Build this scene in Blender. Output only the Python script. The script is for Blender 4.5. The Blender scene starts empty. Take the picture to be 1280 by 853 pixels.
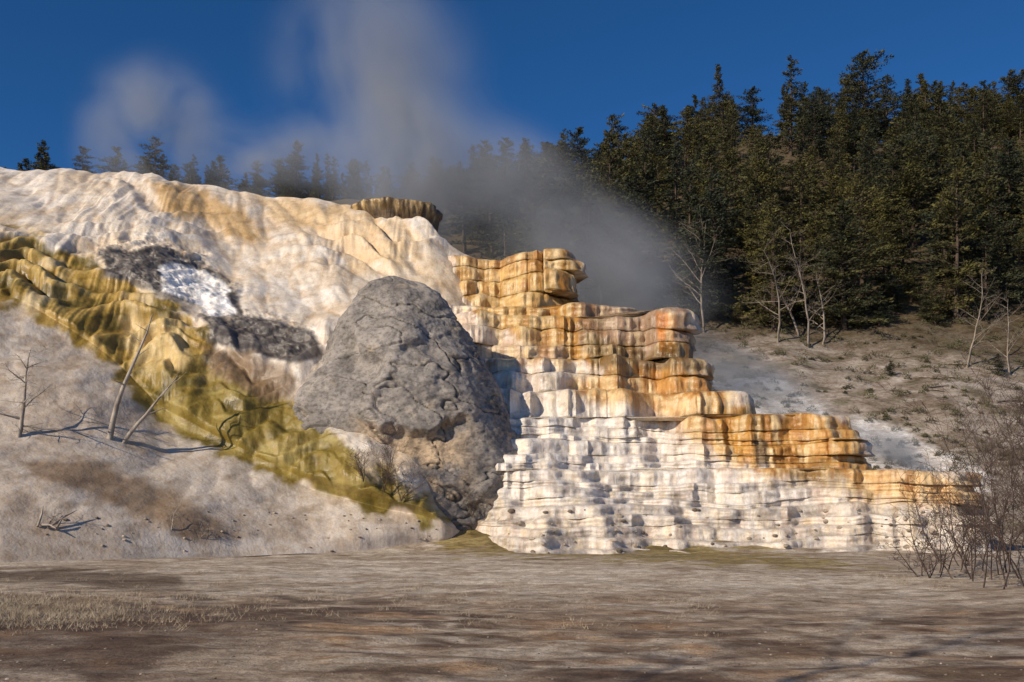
import bpy, bmesh, math, random
import numpy as np
from mathutils import Vector, Matrix
from mathutils.bvhtree import BVHTree

scene = bpy.context.scene
random.seed(5)
RS = np.random.RandomState(7)

# ------------------------------------------------------------------ helpers
_p = RS.permutation(256); PERM = np.concatenate([_p, _p, _p])
_g = RS.normal(size=(256, 3)); GR = _g / np.linalg.norm(_g, axis=1)[:, None]

def pn(x, y, z=0.0):
    x, y, z = np.broadcast_arrays(np.asarray(x, float), np.asarray(y, float), np.asarray(z, float))
    xi = np.floor(x).astype(int); yi = np.floor(y).astype(int); zi = np.floor(z).astype(int)
    xf = x - xi; yf = y - yi; zf = z - zi
    xi &= 255; yi &= 255; zi &= 255
    f = lambda t: t * t * t * (t * (t * 6 - 15) + 10)
    u, v, w = f(xf), f(yf), f(zf)
    def c(dx, dy, dz):
        g = GR[PERM[PERM[PERM[xi + dx] + yi + dy] + zi + dz]]
        return g[..., 0] * (xf - dx) + g[..., 1] * (yf - dy) + g[..., 2] * (zf - dz)
    a = c(0,0,0)*(1-u)+c(1,0,0)*u; b = c(0,1,0)*(1-u)+c(1,1,0)*u
    d = c(0,0,1)*(1-u)+c(1,0,1)*u; e = c(0,1,1)*(1-u)+c(1,1,1)*u
    return ((a*(1-v)+b*v)*(1-w) + (d*(1-v)+e*v)*w) * 1.5

def fbm(x, y, z=0.0, o=4):
    s = 0; a = 1.0; k = 1.0
    for i in range(o):
        s = s + a * pn(x*k+i*17.3, y*k+i*5.1, np.asarray(z)*k+i*9.7); a *= .5; k *= 2.03
    return s

def sm(a, b, x):
    t = np.clip((x - a) / (b - a), 0, 1); return t*t*(3-2*t)
def sabs(x, e=.06): return np.sqrt(x*x+e*e)-e

def lin(r, g, b):
    o = []
    for c in (r, g, b):
        c /= 255.0
        o.append(c/12.92 if c <= .04045 else ((c+.055)/1.055)**2.4)
    return np.array(o)

F = 1250.0; HC = 2.0
def pixel_to_world(u, v, Y):          # image pixel coordinates + chosen depth -> metres
    return ((u-640)/F*Y, Y, HC+(640-v)/F*Y)
def world_to_pixel(X, Y, Z):  # world metres -> image pixel coordinates (u, v)
    return 640+F*X/Y, 640-F*(Z-HC)/Y

def mesh_obj(name, verts, faces, mat=None, col=None, smooth=True, parent=None):
    me = bpy.data.meshes.new(name)
    verts = np.asarray(verts, dtype=np.float32).reshape(-1, 3)
    k = faces.shape[1]
    me.vertices.add(len(verts)); me.vertices.foreach_set('co', verts.ravel())
    me.loops.add(faces.size); me.loops.foreach_set('vertex_index', faces.astype(np.int32).ravel())
    me.polygons.add(len(faces)); me.polygons.foreach_set('loop_start', (np.arange(len(faces))*k).astype(np.int32))
    me.update(calc_edges=True)
    me.polygons.foreach_set('use_smooth', np.full(len(me.polygons), smooth, dtype=bool))
    if col is not None:
        at = me.color_attributes.new('Col', 'FLOAT_COLOR', 'POINT')
        c = np.ones((len(verts), 4), dtype=np.float32); c[:, :3] = np.asarray(col).reshape(-1, 3)
        at.data.foreach_set('color', c.ravel())
    if mat: me.materials.append(mat)
    me.update()
    ob = bpy.data.objects.new(name, me); scene.collection.objects.link(ob)
    if parent: ob.parent = parent
    return ob

def grid_faces(R, C):
    i = np.arange(R*C).reshape(R, C)
    return np.stack([i[:-1,:-1], i[:-1,1:], i[1:,1:], i[1:,:-1]], -1).reshape(-1, 4)

def poly_w(U, V, poly, soft=8.0, warp=0.0, wn=None):
    P = np.array(poly, float); U = U.astype(float); V = V.astype(float)
    pad = soft+warp*1.5+2
    box = (U > P[:,0].min()-pad) & (U < P[:,0].max()+pad) & (V > P[:,1].min()-pad) & (V < P[:,1].max()+pad)
    out = np.zeros(U.shape); 
    if not box.any(): return out
    uu = U[box]; vv = V[box]
    inside = np.zeros(uu.shape, bool); dist = np.full(uu.shape, 1e9)
    n = len(P)
    for i in range(n):
        x1, y1 = P[i]; x2, y2 = P[(i+1) % n]
        cond = ((y1 > vv) != (y2 > vv)) & (uu < (x2-x1)*(vv-y1)/(y2-y1+1e-9)+x1)
        inside ^= cond
        dx, dy = x2-x1, y2-y1
        t = np.clip(((uu-x1)*dx+(vv-y1)*dy)/(dx*dx+dy*dy+1e-9), 0, 1)
        dist = np.minimum(dist, np.hypot(uu-x1-t*dx, vv-y1-t*dy))
    s = np.where(inside, dist, -dist)
    if wn is not None: s = s + warp*wn[box]
    out[box] = sm(-soft, soft, s)
    return out

def mixc(C, w, c):
    return C*(1-w[..., None]) + np.asarray(c)*w[..., None]

def tubes_mesh(chains, sides=5):
    V = []; Fc = []; n0 = 0
    cs = [(math.cos(2*math.pi*s/sides), math.sin(2*math.pi*s/sides)) for s in range(sides)]
    for pts, rad in chains:
        m = len(pts)
        for i, p in enumerate(pts):
            d = (pts[min(i+1, m-1)] - pts[max(i-1, 0)])
            if d.length < 1e-6: d = Vector((0,0,1))
            d.normalize()
            a = Vector((0,0,1)) if abs(d.z) < .9 else Vector((1,0,0))
            e1 = d.cross(a).normalized(); e2 = d.cross(e1)
            for c, s in cs: V.append((p + (e1*c+e2*s)*rad[i])[:])
        for i in range(m-1):
            for s in range(sides):
                s2 = (s+1) % sides
                Fc.append((n0+i*sides+s, n0+i*sides+s2, n0+(i+1)*sides+s2, n0+(i+1)*sides+s))
        n0 += m*sides
    return np.array(V), np.array(Fc)

# ------------------------------------------------------------------ materials
def new_mat(name):
    m = bpy.data.materials.new(name); m.use_nodes = True
    nt = m.node_tree; b = nt.nodes['Principled BSDF']
    return m, nt, b
def noise(nt, scale, vec_scale=(1,1,1), detail=5, rough=.55, dist=0.0, coord='Object'):
    tc = nt.nodes.new('ShaderNodeTexCoord'); mp = nt.nodes.new('ShaderNodeMapping')
    mp.inputs['Scale'].default_value = vec_scale
    nt.links.new(tc.outputs[coord], mp.inputs[0])
    n = nt.nodes.new('ShaderNodeTexNoise')
    n.inputs['Scale'].default_value = scale; n.inputs['Detail'].default_value = detail
    n.inputs['Roughness'].default_value = rough; n.inputs['Distortion'].default_value = dist
    nt.links.new(mp.outputs[0], n.inputs['Vector'])
    return n.outputs['Fac']
def ramp(nt, src, p0, c0, p1, c1):
    r = nt.nodes.new('ShaderNodeValToRGB')
    r.color_ramp.elements[0].position = p0; r.color_ramp.elements[0].color = (*c0, 1)
    r.color_ramp.elements[1].position = p1; r.color_ramp.elements[1].color = (*c1, 1)
    nt.links.new(src, r.inputs[0]); return r.outputs[0]
def mul(nt, a, b, fac=1.0, mode='MULTIPLY'):
    m = nt.nodes.new('ShaderNodeMix'); m.data_type = 'RGBA'; m.blend_type = mode
    m.inputs[0].default_value = fac
    nt.links.new(a, m.inputs[6]); nt.links.new(b, m.inputs[7]); return m.outputs[2]
def attr(nt, name='Col'):
    a = nt.nodes.new('ShaderNodeAttribute'); a.attribute_name = name; return a.outputs['Color']
def bump(nt, b, srcs):
    prev = None
    for src, st, dist in srcs:
        bp = nt.nodes.new('ShaderNodeBump'); bp.inputs['Strength'].default_value = st
        bp.inputs['Distance'].default_value = dist
        nt.links.new(src, bp.inputs['Height'])
        if prev: nt.links.new(prev, bp.inputs['Normal'])
        prev = bp.outputs[0]
    nt.links.new(prev, b.inputs['Normal'])
g = lambda v: (v, v, v)
def travertine(name, dark, fdark, b1, b2, rough):
    m, nt, b = new_mat(name)
    c = attr(nt)
    s = noise(nt, 1.0, (2.6, 2.6, .28), 6, .6, .4)
    c = mul(nt, c, ramp(nt, s, .36, (dark, dark*.94, dark*.86), .56, (1.02, 1.02, 1.02)))
    f = noise(nt, 1.1, (1,1,1.8), 8, .62, .4)
    c = mul(nt, c, ramp(nt, f, .36, (fdark, fdark*.96, fdark*.91), .54, g(1.03)))
    ff = noise(nt, 9, (1,1,1), 5, .7)
    c = mul(nt, c, ramp(nt, ff, .3, g(.82), .55, g(1.02)))
    nt.links.new(c, b.inputs['Base Color'])
    r = ramp(nt, f, .35, g(rough-.2), .65, g(rough+.12)); nt.links.new(r, b.inputs['Roughness'])
    bump(nt, b, [(noise(nt, 1.3, (3,3,.8), 6, .6, .3), b1, .16), (noise(nt, 6, (1,1,1.8), 6, .6), b2, .05)])
    return m
mat_trav = travertine('travertine_stepped', .82, .82, .5, .5, .42)
mat_mound = travertine('travertine_flow', .92, .86, .3, .4, .55)

def rock_mat(name):
    m, nt, b = new_mat(name)
    c = attr(nt)
    f = noise(nt, .7, (1,1,1.2), 9, .66, .3)
    c = mul(nt, c, ramp(nt, f, .38, (.66,.65,.64), .58, (1.1,1.08,1.06)))
    ff = noise(nt, 4, (1,1,1.3), 9, .74)
    c = mul(nt, c, ramp(nt, ff, .40, g(.58), .53, g(1.06)))
    nt.links.new(c, b.inputs['Base Color']); b.inputs['Roughness'].default_value = .92
    bump(nt, b, [(noise(nt, .9, (1,1,1.8), 10, .62, .5), .5, .35), (noise(nt, 6, (1,1,1.3), 7, .7), .55, .07)])
    return m
mat_rock = rock_mat('weathered_rock')

def ground_mat(name):
    m, nt, b = new_mat(name)
    c = attr(nt)
    s = noise(nt, .6, (.6, 1.2, 1), 10, .7, .9)
    c = mul(nt, c, ramp(nt, s, .41, (.72,.64,.56), .56, (1.12,1.11,1.10)))
    f = noise(nt, 3, (.8,1.1,1), 9, .75)
    c = mul(nt, c, ramp(nt, f, .40, (.64,.59,.54), .55, g(1.12)))
    f2 = noise(nt, 30, (1,1,1), 4, .72)
    c = mul(nt, c, ramp(nt, f2, .36, g(.62), .57, g(1.14)))
    nt.links.new(c, b.inputs['Base Color'])
    nt.links.new(ramp(nt, s, .40, g(.6), .55, g(.95)), b.inputs['Roughness'])
    bump(nt, b, [(noise(nt, 1.0, (.8,1.2,1), 9, .66), .9, .14), (noise(nt, 10, (1,1,1), 7, .72), .9, .04)])
    return m
mat_ground = ground_mat('dry_mineral_soil')
mat_hill = ground_mat('hill_soil')

def simple_mat(name, c0, c1, scale=4, rough=.9, vs=(1,1,1)):
    m, nt, b = new_mat(name)
    f = noise(nt, scale, vs, 5, .65)
    nt.links.new(ramp(nt, f, .35, c0, .65, c1), b.inputs['Base Color'])
    b.inputs['Roughness'].default_value = rough
    return m
mat_deadwood = simple_mat('weathered_deadwood', tuple(lin(118,106,94)), tuple(lin(190,178,162)), 3, .9, (1,1,.3))
mat_snag = simple_mat('snag_wood', tuple(lin(106,96,84)), tuple(lin(166,152,136)), 3, .9, (1,1,.3))
mat_darkwood = simple_mat('grey_twigs', tuple(lin(60,48,42)), tuple(lin(104,86,76)), 2)
mat_bark = simple_mat('conifer_bark', tuple(lin(50,40,32)), tuple(lin(95,78,62)), 3)
mat_grass = simple_mat('dry_grass_blades', tuple(lin(140,122,98)), tuple(lin(200,184,158)), 1.5)

def leaf_mat(name, base):
    m, nt, b = new_mat(name)
    c = attr(nt)
    oi = nt.nodes.new('ShaderNodeObjectInfo')
    r = nt.nodes.new('ShaderNodeValToRGB'); e = r.color_ramp.elements
    e[0].color = (base[0]*.5, base[1]*.58, base[2]*.8, 1)
    e[1].color = (base[0]*1.6, base[1]*1.28, base[2]*.8, 1)
    nt.links.new(oi.outputs['Random'], r.inputs[0])
    nt.links.new(mul(nt, c, r.outputs[0]), b.inputs['Base Color'])
    b.inputs['Roughness'].default_value = .75
    return m
mat_leaf = leaf_mat('conifer_needles', (.056, .060, .018))
mat_sage = leaf_mat('sage_leaves', (.10, .10, .05))

# ------------------------------------------------------------------ ground
def nonuni(parts):
    o = []
    for a, b, n in parts: o.append(np.linspace(a, b, n, endpoint=False))
    o.append([parts[-1][1]]); return np.concatenate(o)
gx = nonuni([(-4000,-400,12), (-400,-60,40), (-60,-14,110), (-14,14,250), (14,60,110), (60,400,40), (400,4000,12)])
gy = nonuni([(-400,-20,16), (-20,8,40), (8,30,260), (30,62,190), (62,200,40), (200,4500,20)])
def ground_z(x, y):
    z = .14*fbm(x*.08, y*.12, 3, 4) + .05*fbm(x*.6, y*1.2, 8, 4)
    z = z * sm(4, 14, y) - .05
    z = z + 1.45*sm(48.5, 57, y)*sm(-14, -5, x)*(1-sm(8, 24, x))
    z = z - .5*sm(70, 200, y)
    return z
GX, GY = np.meshgrid(gx, gy)
GZ = ground_z(GX, GY)
u, v = world_to_pixel(GX, np.maximum(GY, 5), GZ)
wn = fbm(GX*.25, GY*.5, 2, 5)
wn2 = fbm(GX*.6, GY*.9, 12, 5)
wn3 = fbm(GX*.4+4, GY*.9, 22, 5)
wn4 = fbm(GX*1.2+4, GY*1.6, 32, 5)
col = np.ones(GX.shape+(3,))*lin(186,173,155)
col = mixc(col, .7*sm(-.05,.4,wn), lin(158,140,117))
col = mixc(col, .6*sm(.05,.45,-wn3), lin(212,201,184))
near = 1-sm(18, 26, GY + 5*wn + .12*GX)
col = mixc(col, .5*near, lin(156,134,108))
col = mixc(col, .75*sm(.02,.3,wn2)*near, lin(106,82,58))
col = mixc(col, .6*sm(.1,.4,-wn2)*near, lin(184,146,104))
col = mixc(col, .85*sm(.02,.3,-wn3)*near, lin(198,185,166))
col = mixc(col, .5*sm(.1,.4,wn4)*near, lin(92,72,52))
fg = (GY > 8)
w = poly_w(u, v, [(-80,712),(120,712),(225,722),(235,735),(180,738),(60,728),(-80,726)], 5, 6, wn2); col = mixc(col, .85*w*fg, lin(98,80,60))
w = poly_w(u, v, [(-80,762),(200,754),(520,752),(540,770),(400,782),(330,800),(250,860),(-80,900)], 7, 24, wn2); col = mixc(col, .7*w*fg, lin(90,68,49))
w = poly_w(u, v, [(280,790),(420,800),(360,900),(60,900),(200,830)], 10, 40, wn2); col = mixc(col, .65*w*fg, lin(184,168,147))
w = poly_w(u, v, [(0,838),(90,838),(160,900),(-90,900)], 6, 6, wn2); col = mixc(col, .7*w*fg, lin(206,192,172))
w = poly_w(u, v, [(200,700),(700,700),(1180,730),(1200,745),(700,740),(240,722)], 8, 14, wn2); col = mixc(col, .6*w*fg, lin(214,203,185))
w = poly_w(u, v, [(520,652),(600,636),(800,646),(880,664),(900,686),(1060,702),(1110,712),(900,706),(700,694),(560,690)], 6, 18, wn2); col = mixc(col, .85*w*fg, lin(150,132,70))
w = poly_w(u, v, [(560,650),(760,652),(880,672),(860,690),(640,686)], 8, 26, wn3); col = mixc(col, .8*w*fg, lin(100,88,40))
mesh_obj('ground', np.stack([GX, GY, GZ], -1), grid_faces(*GX.shape), mat_ground, col)

# ------------------------------------------------------------------ hillside
hx = np.concatenate([np.linspace(-420,-170,30,endpoint=False), np.linspace(-170,190,380), np.linspace(192,520,40)])
hy = np.concatenate([np.linspace(58,125,230,endpoint=False), np.linspace(125,260,150), np.linspace(266,1100,40)])
def hill_z(x, y):
    x = np.asarray(x, float); y = np.asarray(y, float)
    z = np.interp(y, [50,60,65,80,105,130,170,200,260,400,1200], [-3,-1.2,.9,6.5,19.5,35,55,61,62,58,20])
    z = z + 13*sm(4, 45, x)*sm(125, 195, y) - 1*sm(0,-90,x)*sm(120,190,y)
    z = z + 1.6*fbm(x*.035, y*.035, 4, 3)*sm(62, 100, y) + .25*fbm(x*.3, y*.3, 6, 4)*sm(60,66,y)
    z = z - 1.3*sm(24, 60, x)*sm(60,90,y)*(1-sm(90,130,y))
    return z
HX, HY = np.meshgrid(hx, hy); HZ = hill_z(HX, HY)
wn = fbm(HX*.12, HY*.12, 5, 5); wn2 = fbm(HX*.5, HY*.5, 15, 4)
uh, vh = world_to_pixel(HX, HY, HZ)
col = np.ones(HX.shape+(3,))*lin(160,149,137)
col = mixc(col, .7*sm(0,.5,wn), lin(126,115,100))
col = mixc(col, .6*sm(.1,.5,wn2), lin(98,96,62))
col = mixc(col, .6*sm(.1,.5,-wn2), lin(192,184,174))
w = poly_w(uh, vh, [(865,425),(900,440),(955,468),(1010,498),(1040,520),(1010,540),(870,530)], 5, 8, wn2)*(HY < 96); col = mixc(col, .95*w, lin(242,240,236))  # white band painted into the hillside colour in place of sunlit steam
w = poly_w(uh, vh, [(1070,518),(1110,532),(1165,560),(1235,590),(1235,620),(1070,620)], 5, 8, wn2)*(HY < 96); col = mixc(col, .95*w, lin(242,240,236))  # lower band, bright steam likewise painted into the slope colour
col = mixc(col, sm(98,112,HY+4*wn), lin(92,80,58))
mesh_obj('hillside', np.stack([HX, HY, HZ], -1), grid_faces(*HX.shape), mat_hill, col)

# ------------------------------------------------------------------ left mound sheet
def curve(pts, U):
    p = np.array(pts, float); return np.interp(U, p[:,0], p[:,1])
def smooth1(a, k=9):
    pad = np.pad(a, k, mode='edge'); ker = np.hanning(2*k+1); ker /= ker.sum()
    return np.convolve(pad, ker, 'same')[k:-k]
NU = 800
U1 = np.linspace(-300, 650, NU)
cv = [[(-300,708),(0,708),(150,702),(300,696),(380,692),(450,693),(520,684),(560,685),(590,678),(650,674)],
      [(-300,322),(-100,345),(0,372),(40,388),(100,422),(150,458),(200,512),(260,545),(330,582),(400,612),(470,632),(540,650),(580,668),(650,670)],
      [(-300,262),(0,288),(60,305),(110,330),(170,352),(215,380),(250,420),(300,455),(365,496),(400,536),(460,578),(520,620),(560,645),(600,662),(650,668)],
      [(-300,208),(-100,212),(0,214),(60,216),(130,221),(200,231),(260,243),(330,247),(390,252),(430,260),(470,268),(500,278),(540,291),(565,314),(600,330),(650,345)]]
cy = [[(-300,38),(0,40),(150,43),(300,47),(450,50),(560,52.5),(600,56),(650,60)],
      [(-300,58),(0,58),(150,57),(200,56),(330,54.0),(450,52.6),(560,52.6),(600,57),(650,61)],
      [(-300,67),(0,66),(170,63),(260,60),(330,57.8),(400,55),(460,53.8),(520,53.3),(560,54.5),(600,59),(650,63)],
      [(-300,86),(0,83),(300,79),(430,77),(500,74.5),(560,72.5),(600,73),(650,75)]]
CV = [smooth1(curve(c, U1), 10) for c in cv]; CY = [smooth1(curve(c, U1), 14) for c in cy]
rowsV = []; rowsY = []; seg = []
for k, (n, e) in enumerate([(200,1.2),(140,1.15),(290,1.25)]):
    for i in range(n):
        t = i/n
        rowsV.append(CV[k]+(CV[k+1]-CV[k])*t); rowsY.append(CY[k]+(CY[k+1]-CY[k])*t**e); seg.append(k+t)
V2 = np.array(rowsV); Y2 = np.array(rowsY); S2 = np.array(seg)[:, None]*np.ones((1, NU))
X2 = (U1-640)/F*Y2; Z2 = HC+(640-V2)/F*Y2
bx = [X2]; by = [Y2]; bz = [Z2]; ss = [S2]
ly = CY[3]; lz = HC+(640-CV[3])/F*CY[3]
for i, dy in enumerate([0,.3,.7,1.2,1.8,2.5,3.5,5,7,9,12,15,19,22,24]):
    bx.append(((U1-640)/F*ly)[None]); by.append((ly+dy)[None]); bz.append((lz-.02*dy - (.0 if dy < 19 else (dy-19)*6))[None]); ss.append(np.full((1,NU),3.0))
X = np.vstack(bx); Y = np.vstack(by); Z = np.vstack(bz); S = np.vstack(ss)
U0, V0 = world_to_pixel(X, Y, Z)
wA = sm(1.93, 2.12, S); wB = sm(.93,1.07,S)*(1-wA); wC = 1-sm(.93,1.07,S)
ac = X*.80+Z*.42; dn = Z*.85-X*.25
n1 = pn(ac*.20+3, dn*.11, Y*.03); n2 = pn(ac*.5, dn*.26+7, 2); n3 = pn(ac*1.2, dn*.5, 5)
lob = 1.7*sabs(n1)+.75*sabs(n2)+.26*sabs(n3,.08)
n4 = fbm(X*1.0, Y*1.0, Z*1.0, 3)
def ledge(ph, k=.76):
    f = ph-np.floor(ph); return np.where(f < k, np.sin(np.clip(f/k,0,1)*math.pi/2)**1.3, .5+.5*np.cos((f-k)/(1-k)*math.pi))
phA = Z/2.4 + 1.9*pn(X*.09, Z*.1, 9) + .8*pn(X*.3, Z*.2, 2) + .10*n3
phB = Z/1.8 + 1.7*pn(X*.13, Z*.1, 19) + 1.1*pn(X*.35, Z*.25, 12) + .15*pn(X*1.3,Z*.4,3) - .05*X
ampA = .10+.85*sm(-.1,.35, pn(X*.09, Z*.12, 31))
ampB = .45+.8*sm(-.3,.3, pn(X*.25, Z*.3, 61))
drip = sabs(pn(X*1.1, Z*.10, 4),.1)*.6 + sabs(pn(X*2.6, Z*.25, 7),.1)*.26
d = wA*(lob*1.0 + ampA*.8*ledge(phA) + .04*n4 + .5*drip*ampA)
wBu = wB*(1-sm(170, 300, U0))
d += wBu*(.8*lob + .75*ampB*ledge(phB,.65) + .7*drip + .06*n4)
d += (wB-wBu)*(.85*lob + .30*ampB*ledge(phB*1.5) + .25*drip + .10*n4)
foldC = pn(X*.11+Z*.12, Z*.2-X*.06, 14)
fl1 = sabs(pn(X*.20-Z*.30, Z*.12+X*.03, 41),.12)
fl2 = sabs(pn(X*.45+Z*.2, Z*.4, 43),.10)
d += wC*(.9*sabs(foldC,.10)+.35*fl1+.35*fl2+.04*n4 + .45*np.maximum(0, pn(X*.25+Z*.1, Z*.5, 22))+.10*sabs(pn(X*1.0+Z*.3, Z*1.3, 9),.08))
rk = [(120,312),(200,310),(255,326),(300,372),(302,394),(250,388),(190,362),(130,345)]
rk2 = [(256,396),(340,397),(396,418),(400,442),(350,450),(300,434),(262,426)]
wn = fbm(X*.5, Z*.5, Y*.3, 5)
wr = np.maximum(poly_w(U0, V0, rk, 7, 8, wn), poly_w(U0, V0, rk2, 7, 8, wn))
d = d*(1-.6*wr) + wr*(.6+.5*fbm(X*.6, Z*1.3, Y*.6, 5))
w_lobe = poly_w(U0, V0, [(-300,575),(30,575),(110,580),(200,608),(260,640),(280,670),(-300,700)], 45)
d += .4*w_lobe*wC
d = d*sm(0,.3,S)*(1-.75*sm(585,645,U0))
Xd = X; Yd = Y-.80*d*(1-.6*sm(2.9,3,S)); Zd = Z+.42*d
U0, V0 = world_to_pixel(Xd, Yd, Zd)
col = np.ones(X.shape+(3,))*lin(232,220,203)
fl = fbm(ac*.3, dn*.7, Y*.1, 4)
col = mixc(col, .55*sm(-.05,.5,fl), lin(220,196,164))
col = mixc(col, .6*sm(.0,.5,-fl), lin(240,232,222))
col = mixc(col, .4*(1-sm(0,.10,np.abs(n2)))*wA, lin(180,150,110))
col = mixc(col, .3*(1-sm(0,.3,ledge(phA)))*ampA*wA, lin(176,146,108))
wnn = fbm(X*.6, Z*.6, 3, 4)
w = poly_w(U0, V0, [(185,226),(245,236),(300,262),(335,300),(300,300),(240,275),(200,262)], 9, 12, wnn); col = mixc(col, .8*w, lin(188,150,86))
w = poly_w(U0, V0, [(320,245),(430,255),(520,285),(520,325),(450,335),(400,300),(330,270)], 9, 14, wnn); col = mixc(col, .6*w, lin(216,182,126))
w = poly_w(U0, V0, [(440,330),(560,318),(620,400),(620,470),(560,420),(480,360)], 12, 14, wnn); col = mixc(col, .5*w, lin(224,198,158))
Bp = [(-320,258),(0,286),(60,301),(110,326),(175,350),(215,383),(262,410),(268,445),(365,494),(460,578),(520,620),(570,645),(560,660),(430,630),(330,596),(200,530),(130,456),(60,408),(0,380),(-320,330)]
wBp = poly_w(U0, V0, Bp, 8, 16, wnn)
cb = np.ones(X.shape+(3,))*lin(180,148,70)
cb = mixc(cb, .8*sm(-.15,.35,fbm(ac*.5, dn*.25, 6, 4)), lin(138,114,42))
cb = mixc(cb, .6*sm(.7,1,ledge(phB,.65))*ampB*(1-sm(180,300,U0)), lin(212,182,114))
cb = mixc(cb, .45*(1-sm(0,.35,ledge(phB,.65))), lin(92,76,34))
cb = mixc(cb, .55*sm(.15,.5,fbm(X*.3,Z*.4,66,4))*(1-sm(430,500,V0)), lin(222,204,168))
lowB = sm(430,500,V0)
cb = mixc(cb, .7*lowB, lin(124,110,44))
cb = mixc(cb, .7*lowB*sm(.0,.35,fbm(X*.4+Z*.3, Z*.9, 16, 4)), lin(172,154,90))
cb = mixc(cb, .8*sm(.12,.45,fbm(ac*.5, dn*.8, 26, 4)), lin(96,84,32))
col = mixc(col, wBp, cb)
w = poly_w(U0, V0, [(150,398),(230,396),(238,450),(215,462),(165,455)], 8, 10, wnn); col = mixc(col, .85*w, lin(216,190,132))
w = poly_w(U0, V0, [(255,438),(310,436),(372,470),(372,505),(320,495),(262,470)], 8, 10, wnn); col = mixc(col, .85*w, lin(132,108,82))
cc = np.ones(X.shape+(3,))*lin(214,201,185)
cc = mixc(cc, .6*sm(-.1,.5,fbm(X*.3+Z*.2, Z*.5, 36, 5)), lin(192,175,156))
cc = mixc(cc, .5*sm(.1,.5,fbm(X*.6, Z*1.1, 46, 5)), lin(166,146,124))
w = poly_w(U0, V0, [(20,574),(110,577),(200,606),(255,640),(300,672),(250,676),(190,655),(120,625),(50,600)], 8, 9, wnn); cc = mixc(cc, .75*w, lin(142,114,82))
w = poly_w(U0, V0, [(-300,610),(0,610),(90,650),(200,700),(-300,715)], 12, 14, wnn); cc = mixc(cc, .4*w, lin(164,146,126))
col = mixc(col, wC*(1-wBp), cc)
wrc = np.maximum(poly_w(U0, V0, rk, 4, 8, wn), poly_w(U0, V0, rk2, 4, 8, wn))
col = mixc(col, wrc, lin(100,94,90))
col = mixc(col, wrc*.6*sm(.1,.5,fbm(X*1.2,Z*1.6,3,4)), lin(158,150,140))
w = poly_w(U0, V0, [(198,334),(222,326),(245,332),(282,358),(294,390),(262,392),(205,362)], 3, 7, wn); col = mixc(col, w, lin(240,239,238))
MV = np.stack([Xd, Yd, Zd], -1); mound_f = grid_faces(*X.shape)
mesh_obj('travertine_mound', MV, mound_f, mat_mound, col)
bv_m = BVHTree.FromPolygons(MV[::2, ::2].reshape(-1,3).tolist(), grid_faces(*MV[::2, ::2].shape[:2]).tolist())

# ------------------------------------------------------------------ stepped terraces
NC = 1200
qq = np.linspace(0, 1, NC)
blkZ = np.array([-.6, 1.6, 4.3, 7.55, 9.3, 11.75, 14.8, 15.8, 20.2])
blkY = np.array([50.8, 53.8, 57.3, 60, 62, 64, 66.5, 69])
blkU = np.array([1238, 1216, 1070, 926, 884, 860, 795, 712])
Zl = []
for b in range(8):
    h = blkZ[b+1]-blkZ[b]; n = max(1, int(round(h/(.5 if b < 3 else 1.2))))
    e = np.linspace(0, 1, n+1)[:-1] + RS.uniform(-.35, .35, n)/n; e[0] = 0
    for x_ in e: Zl.append((blkZ[b]+h*x_, b))
K = len(Zl); XL = -6.5; RR = 16
def cells(L, k, wmin, wmax, js, bs):
    bnd = [-RS.uniform(0, 3)]
    while bnd[-1] < L.max()+5: bnd.append(bnd[-1]+wmin+(wmax-wmin)*RS.rand()**1.5)
    bnd = np.array(bnd); idx = np.clip(np.searchsorted(bnd, L, side='right')-1, 0, len(bnd)-2)
    a = bnd[idx]; wd = bnd[idx+1]-a; xi = (L-a)/wd*2-1
    jr = RS.uniform(-js,js,len(bnd)+1); zr = RS.uniform(-.2,.2,len(bnd)+1); hr = RS.rand(len(bnd)+1)
    skew = RS.uniform(-.35,.35,len(bnd)+1)[idx]
    bl = (1-xi**2)*(1+skew*xi); ed = (1-xi**2)
    e = bs*wd**.9*bl+jr[idx]*ed
    return smooth1(e, 5), smooth1(zr[idx]*ed, 5), hr[idx]*ed+.5*(1-ed)
allrows = []; py_base = None
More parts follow.
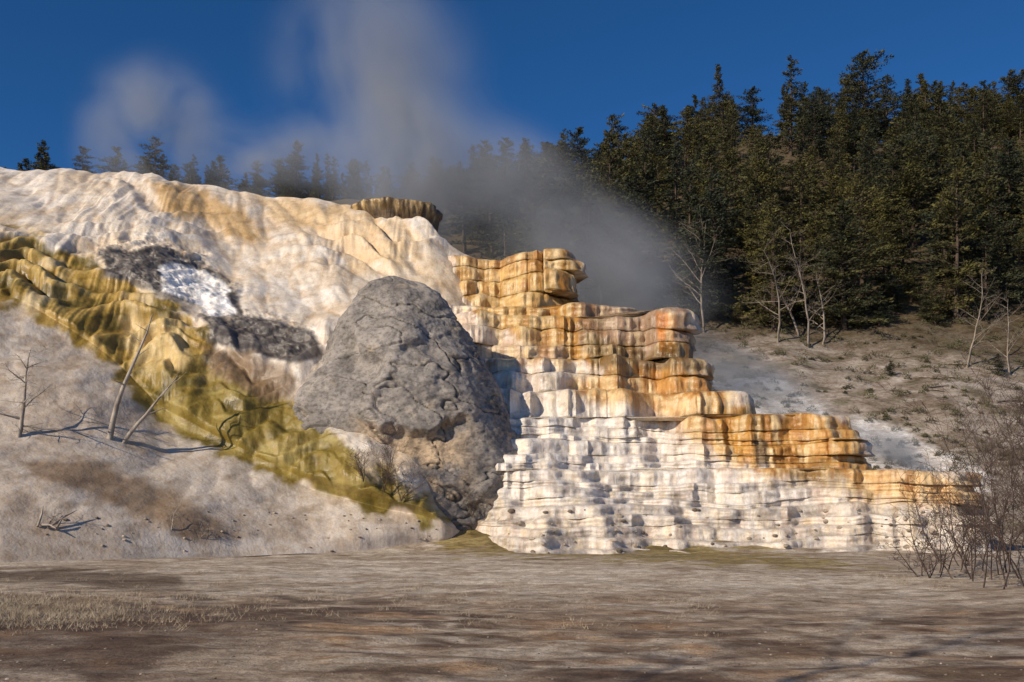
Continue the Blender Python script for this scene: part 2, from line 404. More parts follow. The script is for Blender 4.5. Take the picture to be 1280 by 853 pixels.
for k in range(K):
    z0, b = Zl[k]; z1 = Zl[k+1][0] if k+1 < K else blkZ[-1]; H = z1-z0
    XR = (blkU[b]-640)/F*blkY[b]; r = 1.8
    fr = (qq <= .84); ar = (qq > .84) & (qq <= .89); bk = qq > .89
    xb = np.empty(NC); yo = np.zeros(NC); nx = np.zeros(NC); ny = -np.ones(NC)
    xb[fr] = XL+(XR-XL-r)*(qq[fr]/.84)
    th = (qq[ar]-.84)/.05*math.pi/2
    xb[ar] = XR-r+r*np.sin(th); yo[ar] = r-r*np.cos(th); nx[ar] = np.sin(th); ny[ar] = -np.cos(th)
    dyb = ((qq[bk]-.89)/.11)**1.5*26
    xb[bk] = XR-.12*dyb; yo[bk] = r+dyb; nx[bk] = 1; ny[bk] = 0
    L = np.concatenate([[0], np.cumsum(np.hypot(np.diff(xb), np.diff(yo)))])
    xf = np.minimum(xb, XR-r)
    uu = 640+F*xf/blkY[b]
    ysm = np.interp(z0, blkZ, np.append(blkY, 71.5)-.6)
    wq = np.clip(sm(700, 980, uu)*.85 + sm(7.3, 9, z0)*.6, 0, .88)
    if b <= 1: wq = wq*sm(1010, 1090, uu)*.8
    yF = ysm*(1-wq)+(blkY[b]+.2*(z0-blkZ[b]))*wq
    macro = 2.4*pn(xf*.15, z0*.10, 3)+1.6*pn(xf*.38+3, z0*.30, 8)+.5*pn(xf*.9, z0*.5, 4)
    if b <= 1: macro = macro*.8
    yF = yF+macro*(1-.4*wq) + 4.5*(1-sm(0,2.4,xf-XL))
    if b <= 2: yF = yF + 7*(1-sm(-4.5,.2,xf))
    ex, zj, hue = cells(L, k, 2.4 if b < 3 else 1.2, 9.5 if b < 3 else 5.2, .30 if b < 3 else .42, .17 if b < 3 else .23)
    ztop = z1+zj*min(1, H/.7)+.40*pn(xf*.13, z1*.4, 5)+.14*pn(xf*.7, z1*.4, 9)
    if py_base is not None: ex = np.where(fr, np.minimum(ex, yF-py_base-.03), ex)
    wcol = .28+.8*np.maximum(wq, 0)
    dr = (sabs(pn(L*.7, k*3.3, z0*.5),.12)*.6 + sabs(pn(L*1.8, k*5.3, 1),.12)*.32 + pn(L*4.5, k*2.1, 1)*.06)*wcol
    lipa = .08+.18*RS.rand(); base = pz_foot if k > 0 else np.full(NC, z0)
    P = []
    for j in range(RR):
        h = (j/(RR-1))
        h = 1-(1-h)**1.35
        roundtop = .62*min(H,1.3)*(1-math.sqrt(max(0, 1-max(0,(h-.4)/.6)**2)))
        o = lipa*min(1, h*1.5)**1.2 - roundtop + .38*max(0, (.5-h)/.5)**2
        o = o + dr*(.3+.7*math.sin(math.pi*min(1, h*.85+.1))) - .1
        e = ex+o*min(1, .45+H*.5)
        xx = xb+nx*e; yy = yF+yo+ny*e; zz = base+(ztop-base)*h
        ro = .20*pn(xx*.9, yy*.9, zz*1.2)+.06*pn(xx*2.6, yy*2.6, zz*2.6)
        P.append(np.stack([xx+nx*ro, yy+ny*ro, zz], -1))
    lip = P[-1]; py_base = np.where(fr, lip[:,1], -1e9)
    for t, dz in ((.10,.02), (.25,.03), (.45,.0)):
        q = lip.copy(); q[:,1] += t*(-ny); q[:,0] -= t*nx; q[:,2] += dz; P.append(q)
    pz_foot = lip[:,2]
    allrows += [(p, hue, j/(RR-1) if j < RR else 1.2, H) for j, p in enumerate(P)]
lastp = allrows[-1][0]
for dy in (.6,1.5,3,5,8,12):
    q = lastp.copy(); q[:,1] += dy*(qq <= .86); q[:,2] += .12*math.sqrt(dy)*(qq <= .5); allrows.append((q, allrows[-1][1], 1.2, 1))
T = np.array([a[0] for a in allrows]); Hu = np.array([a[1] for a in allrows])
Hf = np.array([a[2] for a in allrows])[:, None]*np.ones((1, NC))
X, Y, Z = T[...,0], T[...,1], T[...,2]
U0, V0 = world_to_pixel(X, Y, Z)
wnn = fbm(X*.5, Z*.5, Y*.3, 4)
col = np.ones(X.shape+(3,))*lin(232,219,202)
col = mixc(col, .5*sm(0,.5,fbm(X*.3, Z*.6, 5, 4)), lin(218,194,162))
gold, orng, brn = lin(212,166,88), lin(204,140,58), lin(118,92,42)
def st(poly, c, a=1, soft=8, wp=18):
    global col
    w = poly_w(U0, V0, poly, soft, wp, wnn); col = mixc(col, a*w, c); return w
st([(560,300),(712,300),(735,375),(760,400),(745,462),(690,462),(650,430),(600,400),(566,350)], gold, .85)
st([(600,330),(700,335),(712,400),(640,420),(610,380)], lin(226,190,122), .6)
st([(690,340),(716,345),(730,400),(750,440),(740,465),(700,450)], lin(182,130,48), .75)
st([(720,372),(865,385),(865,446),(730,440)], lin(162,134,106), .85)
st([(755,385),(800,385),(815,440),(765,440)], lin(208,184,156), .7)
st([(822,392),(845,392),(842,440),(824,440)], lin(220,136,46), .85, 4, 4)
st([(735,424),(885,440),(890,468),(810,470),(740,462)], brn, .85)
st([(560,415),(690,430),(720,462),(600,462),(560,440)], lin(230,204,170), .8)
st([(690,470),(890,464),(935,512),(930,590),(880,560),(800,520),(700,495)], lin(216,172,104), .85)
st([(880,490),(932,508),(1074,520),(1082,592),(960,602),(905,570)], lin(204,152,70), .92)
st([(925,512),(1000,516),(990,535),(925,530)], brn, .5)
st([(800,470),(890,468),(900,500),(820,500)], orng, .6)
st([(940,548),(960,552),(958,585),(945,580)], lin(70,60,50), .85, 3, 5)
st([(1000,578),(1082,582),(1082,606),(1000,604)], lin(120,96,56), .7)
st([(1060,584),(1230,592),(1232,640),(1070,628)], lin(222,178,112), .85)
st([(600,455),(720,462),(720,500),(610,500)], lin(242,234,222), .85)
st([(600,500),(800,510),(900,580),(1010,610),(1000,640),(600,640)], lin(240,234,226), .85, 14, 18)
st([(600,620),(1000,620),(1240,642),(1260,720),(600,720)], lin(222,214,204), .7, 12, 22)
col = mixc(col, .6*sm(.2,.5,fbm(X*.5, Z*1.8, Y*.5+9, 5))*sm(570,650,V0), lin(146,136,124))
streakn = fbm(X*1.8, Y*1.2, Z*.13, 4)
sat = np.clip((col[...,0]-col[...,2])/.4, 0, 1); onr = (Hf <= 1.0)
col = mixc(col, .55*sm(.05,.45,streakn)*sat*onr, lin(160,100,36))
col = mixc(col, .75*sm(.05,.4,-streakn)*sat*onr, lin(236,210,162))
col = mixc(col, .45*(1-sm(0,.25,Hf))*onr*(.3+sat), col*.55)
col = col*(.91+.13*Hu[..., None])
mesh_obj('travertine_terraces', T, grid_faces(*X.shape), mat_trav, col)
bv_t = BVHTree.FromPolygons(T[:, ::3].reshape(-1,3).tolist(), grid_faces(*T[:, ::3].shape[:2]).tolist())

# upper rim ledge
cx_, cy_, cz_ = pixel_to_world(498, 263, 76.5)
th = np.linspace(0, 2*math.pi, 260)
prof = [(0,.0),(.5,.02),(.85,.0),(.93,.05),(.985,.03),(1.0,-.06),(1.0,-.18),(.985,-.35),(.965,-.5),(.94,-.7),(.90,-1.0),(.88,-2.2),(.88,-4)]
V = []
for pr, pz in prof:
    n_ = 1+.12*pn(np.cos(th)*2.5+7, np.sin(th)*2.5, 1)+.06*pn(np.cos(th)*7, np.sin(th)*7, pz*2)+.03*pn(np.cos(th)*20, np.sin(th)*20, pz*3)
    V.append(np.stack([cx_+3.3*pr*n_*np.cos(th), cy_+3*pr*n_*np.sin(th), cz_+pz*(1+.3*np.cos(th))-.04*3.3*pr*np.cos(th)+.12*pn(np.cos(th)*3, np.sin(th)*3, 4)], -1))
V = np.array(V); hh = np.array([p[1] for p in prof])[:, None]*np.ones((1, 260))
col = np.ones(V.shape)*lin(96,76,48)
col = mixc(col, sm(-.2,.2, pn(V[...,0]*2.4, V[...,2]*.4, 3))*sm(-1.0,-.4,hh), lin(200,172,122))
col = mixc(col, .6*sm(.05,.3, pn(V[...,0]*5, V[...,2]*.6, 8)), lin(60,48,34))
mesh_obj('travertine_rim_ledge', V, grid_faces(*V.shape[:2]), mat_trav, col)

# ------------------------------------------------------------------ cone boulder
prof = np.array([(345,486,494),(349,473,508),(356,459,526),(368,449,543),(385,441,558),(410,422,577),(440,402,596),(470,380,611),(490,365,620),(520,356,633),(560,350,648),(600,350,661),(640,350,664),(680,350,660),(720,350,656)], float)
YB = 58.6; nv, nth = 320, 500
vv = 345+(720-345)*np.linspace(0, 1, nv)**1.1
uL = smooth1(np.interp(vv, prof[:,0], prof[:,1]), 3); uR = smooth1(np.interp(vv, prof[:,0], prof[:,2]), 3)
TH, VV = np.meshgrid(np.linspace(0, 2*math.pi, nth), vv)
CXb = ((uL+uR)/2-640)/F*YB; RX = (uR-uL)/2/F*YB; RX[0] = .02
ZB = HC+(640-vv)/F*YB
ct, s_ = np.cos(TH), np.sin(TH)
rr_ = 1+.09*np.maximum(0, np.cos(TH+1.15))**4
X = CXb[:,None]+RX[:,None]*ct*rr_; Y = YB+.74*RX[:,None]*s_*rr_; Z = ZB[:,None]*np.ones_like(TH)
rf = np.random.RandomState(33); P3 = np.stack([X, Y, Z], -1)
seeds = np.stack([rf.uniform(-14,2,36), rf.uniform(53,65,36), rf.uniform(0,16,36)], -1)
wp = P3+np.stack([pn(X*.5,Y*.5,Z*.5), pn(X*.5+9,Y*.5,Z*.5), pn(X*.5,Y*.5+9,Z*.5)],-1)*.9
D = np.stack([np.linalg.norm((wp-s0)*[1,1,.7], axis=-1) for s0 in seeds], 0)
tl = rf.normal(size=(36,3))*.12; of = rf.uniform(-.28,.28,36)
Wt = np.exp(-(D-D.min(0))*5.0); vals = np.stack([of[i]+((P3-seeds[i])@tl[i]) for i in range(36)],0)
fac = (Wt*np.clip(vals,-.7,.7)).sum(0)/Wt.sum(0)
med = fbm(X*.45, Y*.45, Z*.6, 3); fin = fbm(X*1.6, Y*1.6, Z*2.4, 5)
crk = np.abs(fbm(X*.28+8, Y*.28, Z*.5+X*.12, 3))
disp = .75*fac+.18*med+.09*fin-.16*(1-sm(0,.05,crk))-.02
lineZ = 6.9-.10*(X+6)+.9*pn(X*.5, Y*.5, 3)+.3*pn(X*1.5, Y*1.5, 3)
foot = 1-sm(-.25,.25, Z-lineZ); rightside = sm(-9.5,-7.5,X)*(1-sm(-3.2,-1.4,X))
disp -= .7*foot*rightside*(1-sm(0,5,lineZ-Z))
disp = disp*np.clip(RX/2.6, .08, 1)[:,None]
X = X+ct*disp; Y = Y+s_*disp; Z = Z+.2*disp
col = np.ones(X.shape+(3,))*lin(156,149,142)
col = mixc(col, .6*sm(0,.5,fbm(X*.5, Y*.5, Z*.4, 5)), lin(124,118,112))
col = mixc(col, .5*sm(.1,.6,-med), lin(178,170,158))
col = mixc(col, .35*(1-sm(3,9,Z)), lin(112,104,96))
tw = foot*rightside*sm(-.3,.3,.35-(lineZ-Z)/7+fbm(X*.6, Y*.6, Z*.6, 4))
col = mixc(col, .75*tw, lin(202,176,142))
col = mixc(col, .6*sm(.45,.8,fbm(X*.5+9, Z*.7, 7, 5)), lin(192,172,144))
col = mixc(col, .6*(1-sm(0,.045,crk)), lin(84,78,72))
BV = np.stack([X, Y, Z], -1)
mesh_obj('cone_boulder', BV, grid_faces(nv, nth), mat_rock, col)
bv_b = BVHTree.FromPolygons(BV[::3, ::3].reshape(-1,3).tolist(), grid_faces(*BV[::3, ::3].shape[:2]).tolist())

# ------------------------------------------------------------------ placement
def on_surface(u, v, trees=(bv_m,)):
    d = Vector(((u-640)/F, 1, (640-v)/F)).normalized(); o = Vector((0, 0, HC)); best = None
    for t in trees:
        h = t.ray_cast(o, d)
        if h[0] is not None and (best is None or h[3] < best[1]): best = (h[0], h[3])
    return best[0] if best else None
def ground_at(u, v):
    Yq = 2.05*F/(v-640)
    for _ in range(8):
        zz = float(ground_z(np.array((u-640)/F*Yq), np.array(Yq))); Yq = .5*Yq+.5*(HC-zz)*F/(v-640)
    return Vector(((u-640)/F*Yq, Yq, float(ground_z(np.array((u-640)/F*Yq), np.array(Yq)))))

# ------------------------------------------------------------------ bare trees
def bare(seed, H, r0, lean=(0,0), depth=3, nb=8, spread=.9, wig=.12, lenf=.45, start=.25, upw=.3):
    rn = random.Random(seed); ch = []
    def grow(p, d, L, r, dep):
        n = max(3, int(3+2*dep)); pts = [p.copy()]; rad = [r]; q = p.copy(); dd = d.copy()
        for i in range(n):
            dd = (dd+Vector((rn.gauss(0,wig), rn.gauss(0,wig), rn.gauss(0,wig)+.03*upw))).normalized()
            q = q+dd*(L/n); pts.append(q.copy()); rad.append(max(.004, r*(1-(i+1)/n*.85)))
        ch.append((pts, rad))
        if dep > 0:
            m = nb if dep == depth else max(3, int(nb*.55))
            for j in range(m):
                t = start+(1-start)*(j+rn.random())/m; idx = min(n-1, int(t*n)); f = t*n-idx
                bp = pts[idx].lerp(pts[min(idx+1, n)], min(1, f))
                ax = Vector((rn.gauss(0,1), rn.gauss(0,1), rn.gauss(0,.4))).normalized()
                nd = (dd*(1-spread*.6)+ax*spread+Vector((0,0,upw*.5))).normalized()
                grow(bp, nd, L*lenf*(1.15-t*.55)*rn.uniform(.6,1.2), max(.004, rad[idx]*.5), dep-1)
    grow(Vector((0,0,0)), Vector((lean[0], lean[1], 1)).normalized(), H, r0, depth)
    return ch
def bare_obj(name, loc, mat, chains, sides=5):
    V, Fc = tubes_mesh(chains, sides); ob = mesh_obj(name, V, Fc, mat); ob.location = loc; return ob
p = on_surface(136, 548)
if p: bare_obj('dead_tree', p-Vector((0,0,.2)), mat_deadwood, bare(3, 6.9, .17, (.14,0), 2, 6, .9, .06, .18, .35))
p = on_surface(152, 552)
if p: bare_obj('dead_tree', p-Vector((0,0,.2)), mat_deadwood, bare(8, 4.6, .13, (.62,0), 2, 6, .8, .09, .3, .4))
p = on_surface(22, 545)
if p: bare_obj('dead_tree', p-Vector((0,0,.2)), mat_deadwood, bare(13, 4.9, .13, (.18,.0), 3, 11, 1.1, .1, .5, .1, .1))
for i, (uu, vv_, H) in enumerate([(214,662,1.5),(60,655,1.1),(250,672,.7)]):
    p = on_surface(uu, vv_)
    if p: bare_obj('bare_shrub', p-Vector((0,0,.1)), mat_deadwood, bare(30+i, H, .03, (.3,.1), 3, 8, 1.0, .15, .6, .05, .4), 3)
ch = []
for (ua, va, ub, vb) in [(48,660,58,640),(60,662,100,645),(70,664,82,655),(52,658,74,668)]:
    a = on_surface(ua, va); b_ = on_surface(ub, vb)
    if a and b_:
        a = a+Vector((0,-.05,.06)); b_ = b_+Vector((0,-.3,.25)); mid = a.lerp(b_,.5)+Vector((.05,0,.08)); ch.append(([a,mid,b_],[.06,.045,.015]))
if ch: bare_obj('fallen_branches', (0,0,0), mat_deadwood, ch)
for i, (uu, vv_, H) in enumerate([(480,612,3.2),(502,622,2.4),(590,642,1.5),(455,598,1.6)]):
    p = on_surface(uu, vv_, (bv_m, bv_b))
    if p:
        pr = [a for s in range(4) for a in bare(50+i*5+s, H, .025, (random.uniform(-.5,.5),-.25), 3, 8, .8, .12, .55, .05, .6)]
        bare_obj('bare_shrub', p-Vector((0,.25,.2)), mat_darkwood, pr, 3)
for i, (uu, vv_, H) in enumerate([(1262,735,5.4),(1225,724,4.0),(1178,716,3.0),(1300,738,6.2),(1246,716,5.6),(1340,730,7),(1200,708,3.0),(1284,722,7.6),(1160,722,1.8),(1270,708,7.5)]):
    p = ground_at(uu, vv_); pr = []
    for s in range(5):
        c_ = bare(90+i*7+s, H*random.uniform(.6,1), .045, (random.uniform(-.5,.35), random.uniform(-.3,.3)), 3, 8, .75, .12, .5, .12, .5)
        off = Vector((random.uniform(-.7,.7), random.uniform(-.7,.7), 0))
        pr += [([q+off for q in pts], [max(.005, r_*.68) for r_ in rad]) for pts, rad in c_]
    bare_obj('bare_bush', p-Vector((0,0,.1)), mat_darkwood, pr, 3)
# tall bare tree standing beside the viewpoint; its shadow falls on the right foreground
bare_obj('bare_tree', (-9.6, -1.6, -.2), mat_deadwood, bare(411, 14, .13, (.02,0), 3, 18, .9, .1, .38, .3, .4), 5)

# ------------------------------------------------------------------ conifers
def conifer(seed, H, W, kind):
    rn = np.random.RandomState(seed); V = []; ch = []; C = []
    lean = rn.normal(0, .018, 2)
    pts = [Vector((lean[0]*z+.08*math.sin(z*.7+seed), lean[1]*z, z)) for z in np.linspace(0, H, 9)]
    ch.append((pts, [max(.02, .02*H*(1-i/8.2)) for i in range(9)]))
    nb = {'cone':100,'thin':62,'high':70,'round':105}[kind]
    lop = rn.uniform(0, 6.28)
    for i in range(nb):
        t = (i+rn.rand())/nb; z = H*(.07+.93*t) if kind != 'high' else H*(.25+.75*t)
        tt = z/H
        if kind == 'cone': pr = (1-tt)**.75+.05
        elif kind == 'thin': pr = .7*(1-tt)**.6+.08
        elif kind == 'high': pr = math.sin(math.pi*min(1, max(0, (tt-.2)/.8))**.75)*.9+.15
        else: pr = (1-tt**2.6)*.9+.12
        az = rn.uniform(0, 6.283)
        L = W*pr*rn.uniform(.45, 1.2)*(1+.25*math.cos(az-lop)+.22*math.sin(tt*15+seed))
        rise = rn.uniform(-.25,.25)+(.4*tt)
        dirv = np.array([math.cos(az), math.sin(az), rise])
        o = np.array([lean[0]*z+.08*math.sin(z*.7+seed), lean[1]*z, z])
        ch.append(([Vector(o), Vector(o+dirv*L*.5), Vector(o+dirv*L*.9+np.array([0,0,-.08*L]))], [.05,.03,.01]))
        nc = max(3, int(L/.25)); nf = 8; m = nc*nf
        br = rn.uniform(.55, 1.4)
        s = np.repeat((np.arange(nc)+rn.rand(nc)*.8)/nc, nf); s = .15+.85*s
        side = np.array([-math.sin(az), math.cos(az), 0])
        sp = .24*L*(1-s*.7)+.14
        q = o+dirv*(L*s)[:,None]+np.array([0,0,-.10*L])*(s*s)[:,None]+side*(rn.uniform(-1,1,m)*sp)[:,None]+rn.normal(0,.10,(m,3))
        a = side*rn.uniform(-1,1,m)[:,None]+dirv*rn.uniform(.2,1,m)[:,None]+np.array([0,0,1])*rn.uniform(-.35,.5,m)[:,None]
        a /= np.linalg.norm(a,axis=1)[:,None]; b = np.cross(a, rn.normal(size=(m,3))); b /= np.linalg.norm(b,axis=1)[:,None]
        l = rn.uniform(.2,.42,m)[:,None]; w_ = rn.uniform(.05,.11,m)[:,None]
        V.append(np.stack([q-b*w_, q+a*l*.6-b*w_*.2, q+a*l, q+b*w_], 1).reshape(-1,3))
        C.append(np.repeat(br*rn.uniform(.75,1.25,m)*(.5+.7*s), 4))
    V = np.vstack(V); C = np.concatenate(C); n = len(V)//4
    tv, tf = tubes_mesh(ch, 4)
    verts = np.vstack([V, tv]); faces = np.vstack([np.arange(4*n).reshape(n, 4), tf+4*n])
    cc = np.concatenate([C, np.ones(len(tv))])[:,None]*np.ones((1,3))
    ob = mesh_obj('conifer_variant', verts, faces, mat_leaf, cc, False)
    me = ob.data; me.materials.append(mat_bark)
    mi = np.zeros(len(me.polygons), np.int32); mi[n:] = 1; me.polygons.foreach_set('material_index', mi)
    bpy.data.objects.remove(ob); return me
kinds = ['cone','round','thin','high','cone','round','cone','high','round']
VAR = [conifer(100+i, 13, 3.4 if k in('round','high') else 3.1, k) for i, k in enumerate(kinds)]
forest = bpy.data.objects.new('conifer_forest', None); scene.collection.objects.link(forest)
def put_tree(x, y, h, k, parent=None, name='conifer'):
    ob = bpy.data.objects.new(name, VAR[k]); scene.collection.objects.link(ob)
    z = float(hill_z(x, y)); s = h/13; wv = random.uniform(.85, 1.3)
    ob.location = (x, y, z-.2); ob.scale = (s*wv, s*wv, s); ob.rotation_euler = (random.gauss(0,.025), random.gauss(0,.025), random.uniform(0, 6.28))
    if parent: ob.parent = parent
    return ob
cnt = 0; yy = 103.0
while yy < 225:
    xx = -.64*yy
    while xx < .64*yy:
        x = xx+random.uniform(-2.4,2.4); y = yy+random.uniform(-2.3,2.3); xx += 4.7
        u_ = 640+F*x/y
        if u_ < 540 and y < 170: continue
        lim = np.interp(u_, [500,780,860,1000,1100,1280,1400], [100,108,109,106,107,107,104])
        if y < lim or random.random() < .12: continue
        zq = float(hill_z(x, y)); vq = 640-F*(zq-HC)/y
        if 915 < u_ < 1000 and 170 < vq < 235 and random.random() < .8: continue
        h = random.uniform(8, 15.5)*(1.0 if random.random() > .3 else .6)
        if y > 150: h *= .86 if u_ > 760 else .78
        if 430 < u_ < 600: h *= .74
        put_tree(x, y, h, random.randrange(len(VAR)), forest); cnt += 1
    yy += 4.4
print('trees', cnt)
for (u_, y, h, k) in [(1082,176,17,3),(988,165,16,2),(1196,112,18,4),(905,172,14,0),(815,160,15,7),(1078,118,15,3),(1240,128,17,0),(862,118,15,6),(1120,150,13,1),(965,110,12,2),(682,150,12,5),(598,185,10,2)]:
    put_tree((u_-640)/F*y, y, h, k, None, 'pine_tree')
for (u_, v_, h) in [(1000,400,3.8),(1055,400,4.2),(1100,408,4.4),(1138,378,4.5),(1030,385,3.5),(1075,410,3.2),(985,380,3.6),(1250,470,2.4),(1112,470,1.6),(1120,392,3.8),(1160,400,3),(920,405,2.4)]:
    best = min(np.linspace(70,130,121), key=lambda y: abs(640-F*(float(hill_z((u_-640)/F*y, y))-HC)/y - v_))
    s = h/13; put_tree((u_-640)/F*best, best, h, 1, None, 'juniper_bush').scale = (s*1.5, s*1.5, s)
for i, (u_, y, h, ln) in enumerate([(880,107,13,-.12),(1010,105,13,-.05),(972,105,10,0),(1208,100,10,.1),(700,112,10,0),(1262,99,8,.1),(1028,106,9,.15),(1000,107,11,-.2)]):
    x = (u_-640)/F*y
    bare_obj('dead_tree', (x, y, float(hill_z(x, y))-.2), mat_snag, bare(200+i, h, .16, (ln,0), 3, 13, .95, .1, .40, .2, .35), 3)
ch = []
for i in range(7):
    u_ = random.uniform(1100, 1300); y = random.uniform(90, 103); x = (u_-640)/F*y; a = random.uniform(-.6,.6); L = random.uniform(1.2,3)
    p0 = Vector((x, y, float(hill_z(x, y))+.12)); x2 = x+L*math.cos(a); y2 = y+L*math.sin(a); p1 = Vector((x2, y2, float(hill_z(x2, y2))+.15))
    ch.append(([p0, p0.lerp(p1,.5)+Vector((0,0,.05)), p1], [.1,.08,.04]))
bare_obj('fallen_logs', (0,0,0), mat_snag, ch)
rn = np.random.RandomState(3); V = []; C = []
for i in range(560):
    u_ = rn.uniform(840, 1420); y = rn.uniform(76, 112); x = (u_-640)/F*y; z = float(hill_z(x, y)); s = rn.uniform(.15,.6)*(1.4 if y > 95 else 1); br = rn.uniform(.6,1.5); m = 55
    dv = rn.normal(size=(m,3)); dv /= np.linalg.norm(dv,axis=1)[:,None]; dv[:,2] = abs(dv[:,2])
    q = np.array([x, y, z])+dv*s*rn.uniform(.4,1,(m,1))
    a = dv+rn.normal(0,.4,(m,3)); a /= np.linalg.norm(a,axis=1)[:,None]; b = np.cross(a, rn.normal(size=(m,3))); b /= np.linalg.norm(b,axis=1)[:,None]
    V.append(np.stack([q-b*.05, q+a*.12, q+a*.22, q+b*.05],1).reshape(-1,3)); C.append(np.full((m*4,3),br))
V = np.vstack(V); mesh_obj('sagebrush', V, np.arange(len(V)).reshape(-1, 4), mat_sage, np.vstack(C), False)

# ------------------------------------------------------------------ debris rocks
bm = bmesh.new(); bmesh.ops.create_icosphere(bm, subdivisions=2, radius=1); iv = np.array([v_.co[:] for v_ in bm.verts]); ifc = np.array([[v_.index for v_ in f.verts] for f in bm.faces]); bm.free()
V = []; Fq = []; C = []; n0 = 0
for i in range(620):
    if i < 110:
        u_ = rn.uniform(630, 1240); v_ = rn.uniform(635, 696); p = on_surface(u_, v_, (bv_t,)); s = rn.uniform(.04,.16)
    elif i < 170:
        u_ = rn.uniform(0, 560); v_ = rn.uniform(640, 690); p = on_surface(u_, v_, (bv_m,)); s = rn.uniform(.03,.1)
    else:
        u_ = rn.uniform(-50, 1330); v_ = rn.uniform(695, 850); p = ground_at(u_, v_); s = rn.uniform(.008,.024)
    if p is None: continue
    q = iv*(1+.35*pn(iv[:,0]*1.3+i*3.1, iv[:,1]*1.3, iv[:,2]*1.3+i)[:,None])*np.array([s*rn.uniform(.8,1.6), s, s*rn.uniform(.5,.9)])
    a = rn.uniform(0,6.28); R = np.array([[math.cos(a),-math.sin(a),0],[math.sin(a),math.cos(a),0],[0,0,1]])
    V.append(q@R.T+np.array(p)); Fq.append(ifc+n0); n0 += len(iv)
    C.append(np.ones((len(iv),3))*lin(*( (180,166,148) if rn.rand() < .6 else (126,112,98))))
mesh_obj('rock_debris', np.vstack(V), np.vstack(Fq), mat_rock, np.vstack(C), False)

# ------------------------------------------------------------------ dry grass
V = []
for i in range(700):
    if i < 480: u_ = abs(rn.normal(0, 110))-20; v_ = rn.normal(764, 12)
    elif i < 540: u_ = rn.uniform(1080, 1320); v_ = rn.normal(722, 9)
    else: u_ = rn.uniform(0, 900); v_ = rn.normal(745, 22)
    v_ = min(max(v_, 706), 850); p = np.array(ground_at(u_, v_)); m = 28; sz = rn.uniform(.3,1.1)
    q = p+np.stack([rn.normal(0,.16,m), rn.normal(0,.16,m), np.full(m,-.01)],1); h = rn.uniform(.04,.2,m)*sz
    a = rn.uniform(0,3.14,m); dx = np.stack([np.cos(a)*.005, np.sin(a)*.005, a*0],1)
    tip = q+np.stack([rn.normal(0,.8,m)*h, rn.normal(0,.8,m)*h, h],1)
    V.append(np.stack([q-dx, q+dx, tip],1).reshape(-1,3))
V = np.vstack(V); mesh_obj('dry_grass', V, np.arange(len(V)).reshape(-1, 3), mat_grass, None, False)

# ------------------------------------------------------------------ steam
def steam(u_, v_, Y, rx, ry, rz, dens, tilt=0, seed=0, nscale=1.6, lo=.36, hi=.70):
    bpy.ops.mesh.primitive_ico_sphere_add(subdivisions=3, radius=1, location=pixel_to_world(u_, v_, Y))
    ob = bpy.context.object; ob.name = 'steam_plume'; ob.data.name = 'steam_plume'
    ob.scale = (rx, ry, rz); ob.rotation_euler = (0, math.radians(tilt), 0)
    m = bpy.data.materials.new('steam_volume'); m.use_nodes = True; nt = m.node_tree; nt.nodes.clear()
    out = nt.nodes.new('ShaderNodeOutputMaterial'); pv = nt.nodes.new('ShaderNodeVolumePrincipled')
    pv.inputs['Color'].default_value = (.88,.91,.97,1); pv.inputs['Anisotropy'].default_value = 0
    tc = nt.nodes.new('ShaderNodeTexCoord'); ln = nt.nodes.new('ShaderNodeVectorMath'); ln.operation = 'LENGTH'
    nt.links.new(tc.outputs['Object'], ln.inputs[0])
    mr = nt.nodes.new('ShaderNodeMapRange'); mr.interpolation_type = 'SMOOTHERSTEP'
    mr.inputs['From Min'].default_value = 1.0; mr.inputs['From Max'].default_value = 0.0
    nt.links.new(ln.outputs['Value'], mr.inputs['Value'])
    mp = nt.nodes.new('ShaderNodeMapping'); mp.inputs['Location'].default_value = (seed*3.7, seed*1.9, seed*.7)
    mp.inputs['Scale'].default_value = (1, .7, min(1.3, .8*rz/rx) if rz > rx else .9)
    nt.links.new(tc.outputs['Object'], mp.inputs[0])
    ns = nt.nodes.new('ShaderNodeTexNoise'); ns.inputs['Scale'].default_value = nscale; ns.inputs['Detail'].default_value = 4; ns.inputs['Distortion'].default_value = .5
    nt.links.new(mp.outputs[0], ns.inputs['Vector'])
    m2 = nt.nodes.new('ShaderNodeMapRange'); m2.inputs['From Min'].default_value = lo; m2.inputs['From Max'].default_value = hi
    nt.links.new(ns.outputs['Fac'], m2.inputs['Value'])
    a = nt.nodes.new('ShaderNodeMath'); a.operation = 'MULTIPLY'; nt.links.new(mr.outputs[0], a.inputs[0]); nt.links.new(m2.outputs[0], a.inputs[1])
    c = nt.nodes.new('ShaderNodeMath'); c.operation = 'MULTIPLY'; c.inputs[1].default_value = dens; nt.links.new(a.outputs[0], c.inputs[0])
    nt.links.new(c.outputs[0], pv.inputs['Density']); nt.links.new(pv.outputs[0], out.inputs['Volume'])
    try: m.cycles.volume_step_rate = 2.0
    except Exception as ex_: print('step', ex_)
    ob.data.materials.append(m)
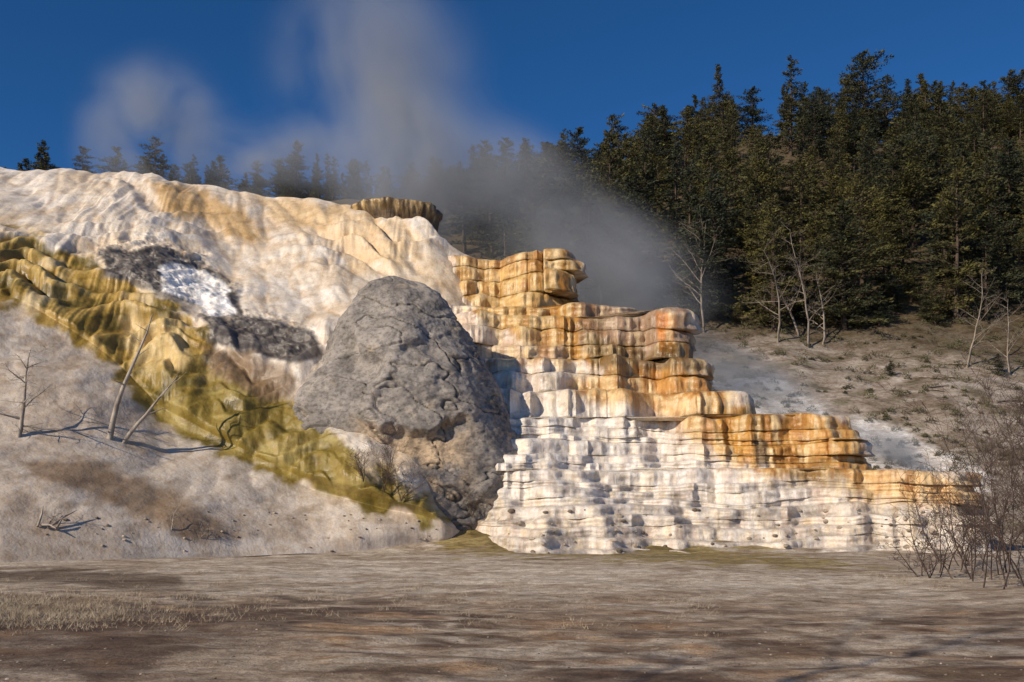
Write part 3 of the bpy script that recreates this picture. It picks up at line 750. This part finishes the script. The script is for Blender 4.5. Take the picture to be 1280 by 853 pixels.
steam(470, 110, 94, 13, 6, 17, .36, -16, 11)
steam(505, 215, 87, 9, 5, 10, .62, -8, 2)
steam(190, 165, 101, 10.5, 6, 10, .34, -25, 14)
steam(640, 270, 89, 18, 6, 10, .36, 30, 4)
steam(775, 345, 85, 13, 5, 7.5, .40, 30, 5)
steam(945, 485, 78, 9.5, 3, 3.4, .9, 26, 6)
steam(1115, 562, 72, 6, 3, 2.2, 1.0, 26, 7)
steam(345, 205, 99, 14, 6, 6, .28, 0, 8)

# ------------------------------------------------------------------ light
sd = Vector((-.74, -.68, 0)).normalized(); el = math.radians(27)
sdir = Vector((sd.x*math.cos(el), sd.y*math.cos(el), math.sin(el)))
sl = bpy.data.lights.new('sun', 'SUN'); sl.energy = 4.4; sl.angle = math.radians(.5); sl.color = (1.0, .87, .70)
so = bpy.data.objects.new('sun', sl); scene.collection.objects.link(so)
so.rotation_euler = (-sdir).to_track_quat('-Z', 'Y').to_euler()
w = bpy.data.worlds.new('World'); scene.world = w; w.use_nodes = True; nt = w.node_tree
bg = nt.nodes['Background']; sk = nt.nodes.new('ShaderNodeTexSky'); sk.sky_type = 'NISHITA'; sk.sun_disc = False
sk.sun_elevation = el; sk.sun_rotation = math.atan2(sd.x, sd.y); sk.altitude = 3000; sk.air_density = .7; sk.dust_density = 0; sk.ozone_density = 4
hs = nt.nodes.new('ShaderNodeHueSaturation'); hs.inputs['Saturation'].default_value = 1.2
nt.links.new(sk.outputs[0], hs.inputs['Color']); nt.links.new(hs.outputs[0], bg.inputs[0]); bg.inputs[1].default_value = .11

# ------------------------------------------------------------------ camera
cam = bpy.data.cameras.new('camera'); co = bpy.data.objects.new('camera', cam); scene.collection.objects.link(co)
co.location = (0, 0, HC); co.rotation_euler = (math.radians(90), 0, 0)
cam.sensor_width = 36; cam.lens = F/1280*36; cam.shift_y = (640-426.5)/1280; cam.clip_end = 9000; cam.clip_start = .1
scene.camera = co
scene.view_settings.view_transform = 'Standard'; scene.view_settings.look = 'None'; scene.view_settings.exposure = 0
